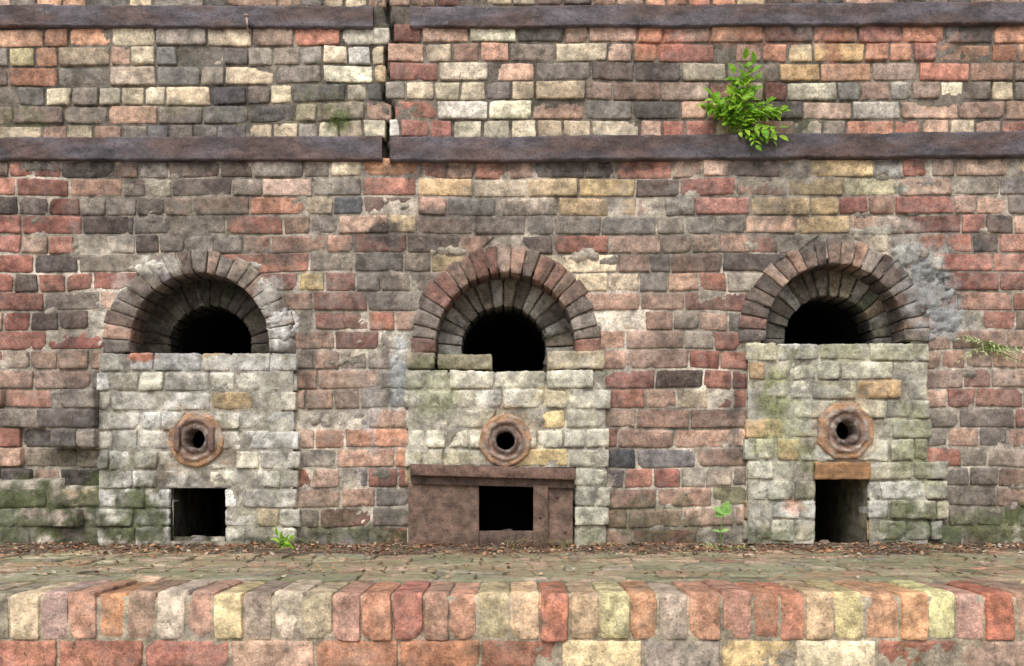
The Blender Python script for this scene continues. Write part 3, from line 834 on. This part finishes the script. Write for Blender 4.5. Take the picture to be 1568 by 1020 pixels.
# ------------------------------------------------------------------ plants
def greencol():
    f=R.random()
    return (.17+.27*f,.42+.24*f,.025+.05*f)
def sprig(m,p0,dirv,L,nl,ls,col=None,droop=.3,wd=.27):
    dirv=Vector(dirv).normalized(); pts=[]
    for i in range(9):
        t=i/8; p=Vector(p0)+dirv*L*t+Vector((0,0,-droop*L*t*t))+Vector((.01*nz(t*3,p0[0]*50,L*40),0,.01*nz(t*3,L*70)))
        pts.append(p)
    tubeline(m,pts,.0022,.0008,(.2,.3,.06),5)
    for i in range(nl):
        t=.25+.75*i/(nl-1); k=t*8; a=int(min(7,k)); p=pts[a].lerp(pts[a+1],k-a)
        tan=(pts[a+1]-pts[a]).normalized(); side=tan.cross(Vector((0,-.8,.6))).normalized()
        for s in ((-1,1) if i<nl-1 else (0,)):
            d=tan*(.55 if s else 1)+side*s*.9+Vector((R.gauss(0,.2),R.gauss(-.1,.2),R.gauss(0,.2)))
            c=col or greencol(); l=ls*R.uniform(.65,1.25)*(1-.3*abs(t-.6))
            leaf(m,p,d,(R.gauss(0,.3),-.75,.7+R.gauss(0,.3)),l,l*wd,c,.2,5)
R=random.Random(11)
m=MB()
root=(X(1130),-.022,Z(205))
for i in range(27):
    a=math.radians(R.uniform(30,145) if i<23 else R.uniform(-20,5)); out=R.uniform(-1.0,-.05)
    L=R.uniform(.09,.19)
    if 65<math.degrees(a)<112: L*=1.30
    sprig(m,(root[0]+R.gauss(0,.022),root[1],root[2]+R.gauss(0,.006)),(math.cos(a)*.8,out*.40,math.sin(a)*1.0+.15),L,R.randint(4,6),R.uniform(.030,.050),droop=R.uniform(.02,.25),wd=.32)
for a,L in ((88,.27),(80,.25),(97,.22)):
    a=math.radians(a); sprig(m,(root[0],root[1],root[2]),(math.cos(a),-.15,math.sin(a)),L,7,.044,droop=.0,wd=.33)
for xx in(-50,-46,-40,48,54,58): sprig(m,(root[0],root[1],root[2]+.03),(xx*K,-.03,.06),.165,6,.038,droop=.2,wd=.3)
sprig(m,(X(1140),-.03,Z(207)),(.3,-.3,-.6),.065,4,.032,droop=.1)
m.build('fern_plant',M_leaf)
def weed(px,y,h,n,ls,name='weed_seedling',col=None):
    m=MB()
    for i in range(n):
        a=R.uniform(.5,2.6)
        sprig(m,(X(px)+R.gauss(0,.006),y,ZT+.005),(math.cos(a)*.7,-.2+R.gauss(0,.2),math.sin(a)+.3),h*R.uniform(.6,1.1),3,ls,col,.15,.2)
    m.build(name,M_leaf)
weed(448,-.10,.07,6,.032)
m=MB()
p0=(X(1096),-.08,ZT+.005); pts=[p0,(X(1094),-.085,Z(812)),(X(1099),-.09,Z(784))]
tubeline(m,pts,.0024,.0016,(.34,.5,.18),6)
for a,l in ((1.4,.05),(2.6,.046),(3.5,.04),(.5,.03)): leaf(m,pts[2],(math.cos(a),-.3,math.sin(a)*.7+.1),(0,-.7,.7),l,.023,(.34,.58,.18),.2,5)
for a in (.4,2.9): leaf(m,pts[1],(math.cos(a),-.3,math.sin(a)*.5+.2),(0,-.7,.7),.035,.009,(.34,.55,.18),.2,4)
sprig(m,(X(1096),-.10,ZT+.003),(.9,-.2,.25),.10,4,.022,(.42,.52,.24),.1,.15); sprig(m,(X(1096),-.10,ZT+.003),(-.9,-.2,.35),.08,4,.022,(.42,.52,.24),.1,.15)
m.build('weed_seedling',M_leaf)
m=MB()
for i in range(11):
    a=R.uniform(-.5,.35)+(0 if i%3 else math.pi)
    sprig(m,(X(1505)+R.gauss(0,.03),-.008,Z(530)+R.gauss(0,.01)),(math.cos(a),-.22,math.sin(a)*.8),R.uniform(.08,.19),5,.018,(.5,.58,.28),.2,.2)
m.build('wall_fern',M_leaf)
m=MB()
for (gx,gy,n,h) in [(790,-.06,14,.05),(860,-.09,18,.05),(475,-.05,8,.05),(905,-.05,10,.04),(1400,-.12,10,.035),(1210,-.04,8,.04),(60,-.12,8,.03),(1470,-.5,8,.02),(215,-.5,6,.02)]:
    for i in range(n):
        a=R.uniform(0,6.28); x=X(gx)+R.gauss(0,.03); y=min(-.01,gy+R.gauss(0,.02))
        tubeline(m,[(x,y,ZT),(x+.4*h*math.cos(a),y+.2*h*math.sin(a)-.005,ZT+h*.7),(x+1.1*h*math.cos(a),y+.6*h*math.sin(a)-.01,ZT+h*R.uniform(.6,1.1))],.0012,.0004,(.45,.5,.2) if R.random()<.6 else (.55,.5,.3),4)
m.build('grass_tuft',M_leaf)
m=MB()
for (cx,cy,s,n) in [(517,184,13,90),(1388,520,8,24)]:
    for i in range(n):
        p=(X(cx+R.gauss(0,s*.6)),-.003,Z(cy+R.gauss(0,s*.4)))
        leaf(m,p,(R.gauss(0,.6),-1,R.gauss(.2,.6)),(0,0,1),.006,.0025,(R.uniform(.14,.26),R.uniform(.2,.3),.06),.3,2)
m.build('moss_clump',M_leaf)
# ------------------------------------------------------------------ ground
m=MB(); m.add([(-300,-300,0),(300,-300,0),(300,300,0),(-300,300,0)],[(0,1,2,3)],[(.2,.2,.2)]*4); m.build('ground',M_ground,smooth=False)

# ------------------------------------------------------------------ light, world, camera
sc=bpy.context.scene
w=bpy.data.worlds.new("World"); sc.world=w; w.use_nodes=True
nt=w.node_tree; bg=nt.nodes['Background']
sky=nt.nodes.new('ShaderNodeTexSky'); sky.sky_type='NISHITA'; sky.sun_disc=False
EL=math.radians(55); ROT=math.radians(195)
sky.sun_elevation=EL; sky.sun_rotation=ROT; sky.dust_density=5; sky.air_density=1.0
hs=nt.nodes.new('ShaderNodeHueSaturation'); hs.inputs['Saturation'].default_value=.30
nt.links.new(sky.outputs[0],hs.inputs['Color']); nt.links.new(hs.outputs[0],bg.inputs[0]); bg.inputs[1].default_value=.15
sl=bpy.data.lights.new('sun','SUN'); sl.energy=1.5; sl.angle=math.radians(32); sl.color=(1,.975,.94)
so=bpy.data.objects.new('sun',sl); sc.collection.objects.link(so)
dv=Vector((math.sin(ROT)*math.cos(EL),math.cos(ROT)*math.cos(EL),math.sin(EL)))
so.rotation_euler=dv.to_track_quat('Z','Y').to_euler()
cam=bpy.data.cameras.new('camera'); co=bpy.data.objects.new('camera',cam); sc.collection.objects.link(co)
co.location=(0,-D,CZ); co.rotation_euler=(math.pi/2,0,0)
cam.sensor_width=36; cam.lens=36*D/(1568*K); cam.shift_y=(HZ-510)/1568.; cam.clip_end=2000
sc.camera=co
sc.view_settings.view_transform='Standard'; sc.view_settings.look='None'; sc.view_settings.exposure=0
print('verts',sum(len(o.data.vertices) for o in bpy.data.objects if o.type=='MESH'))
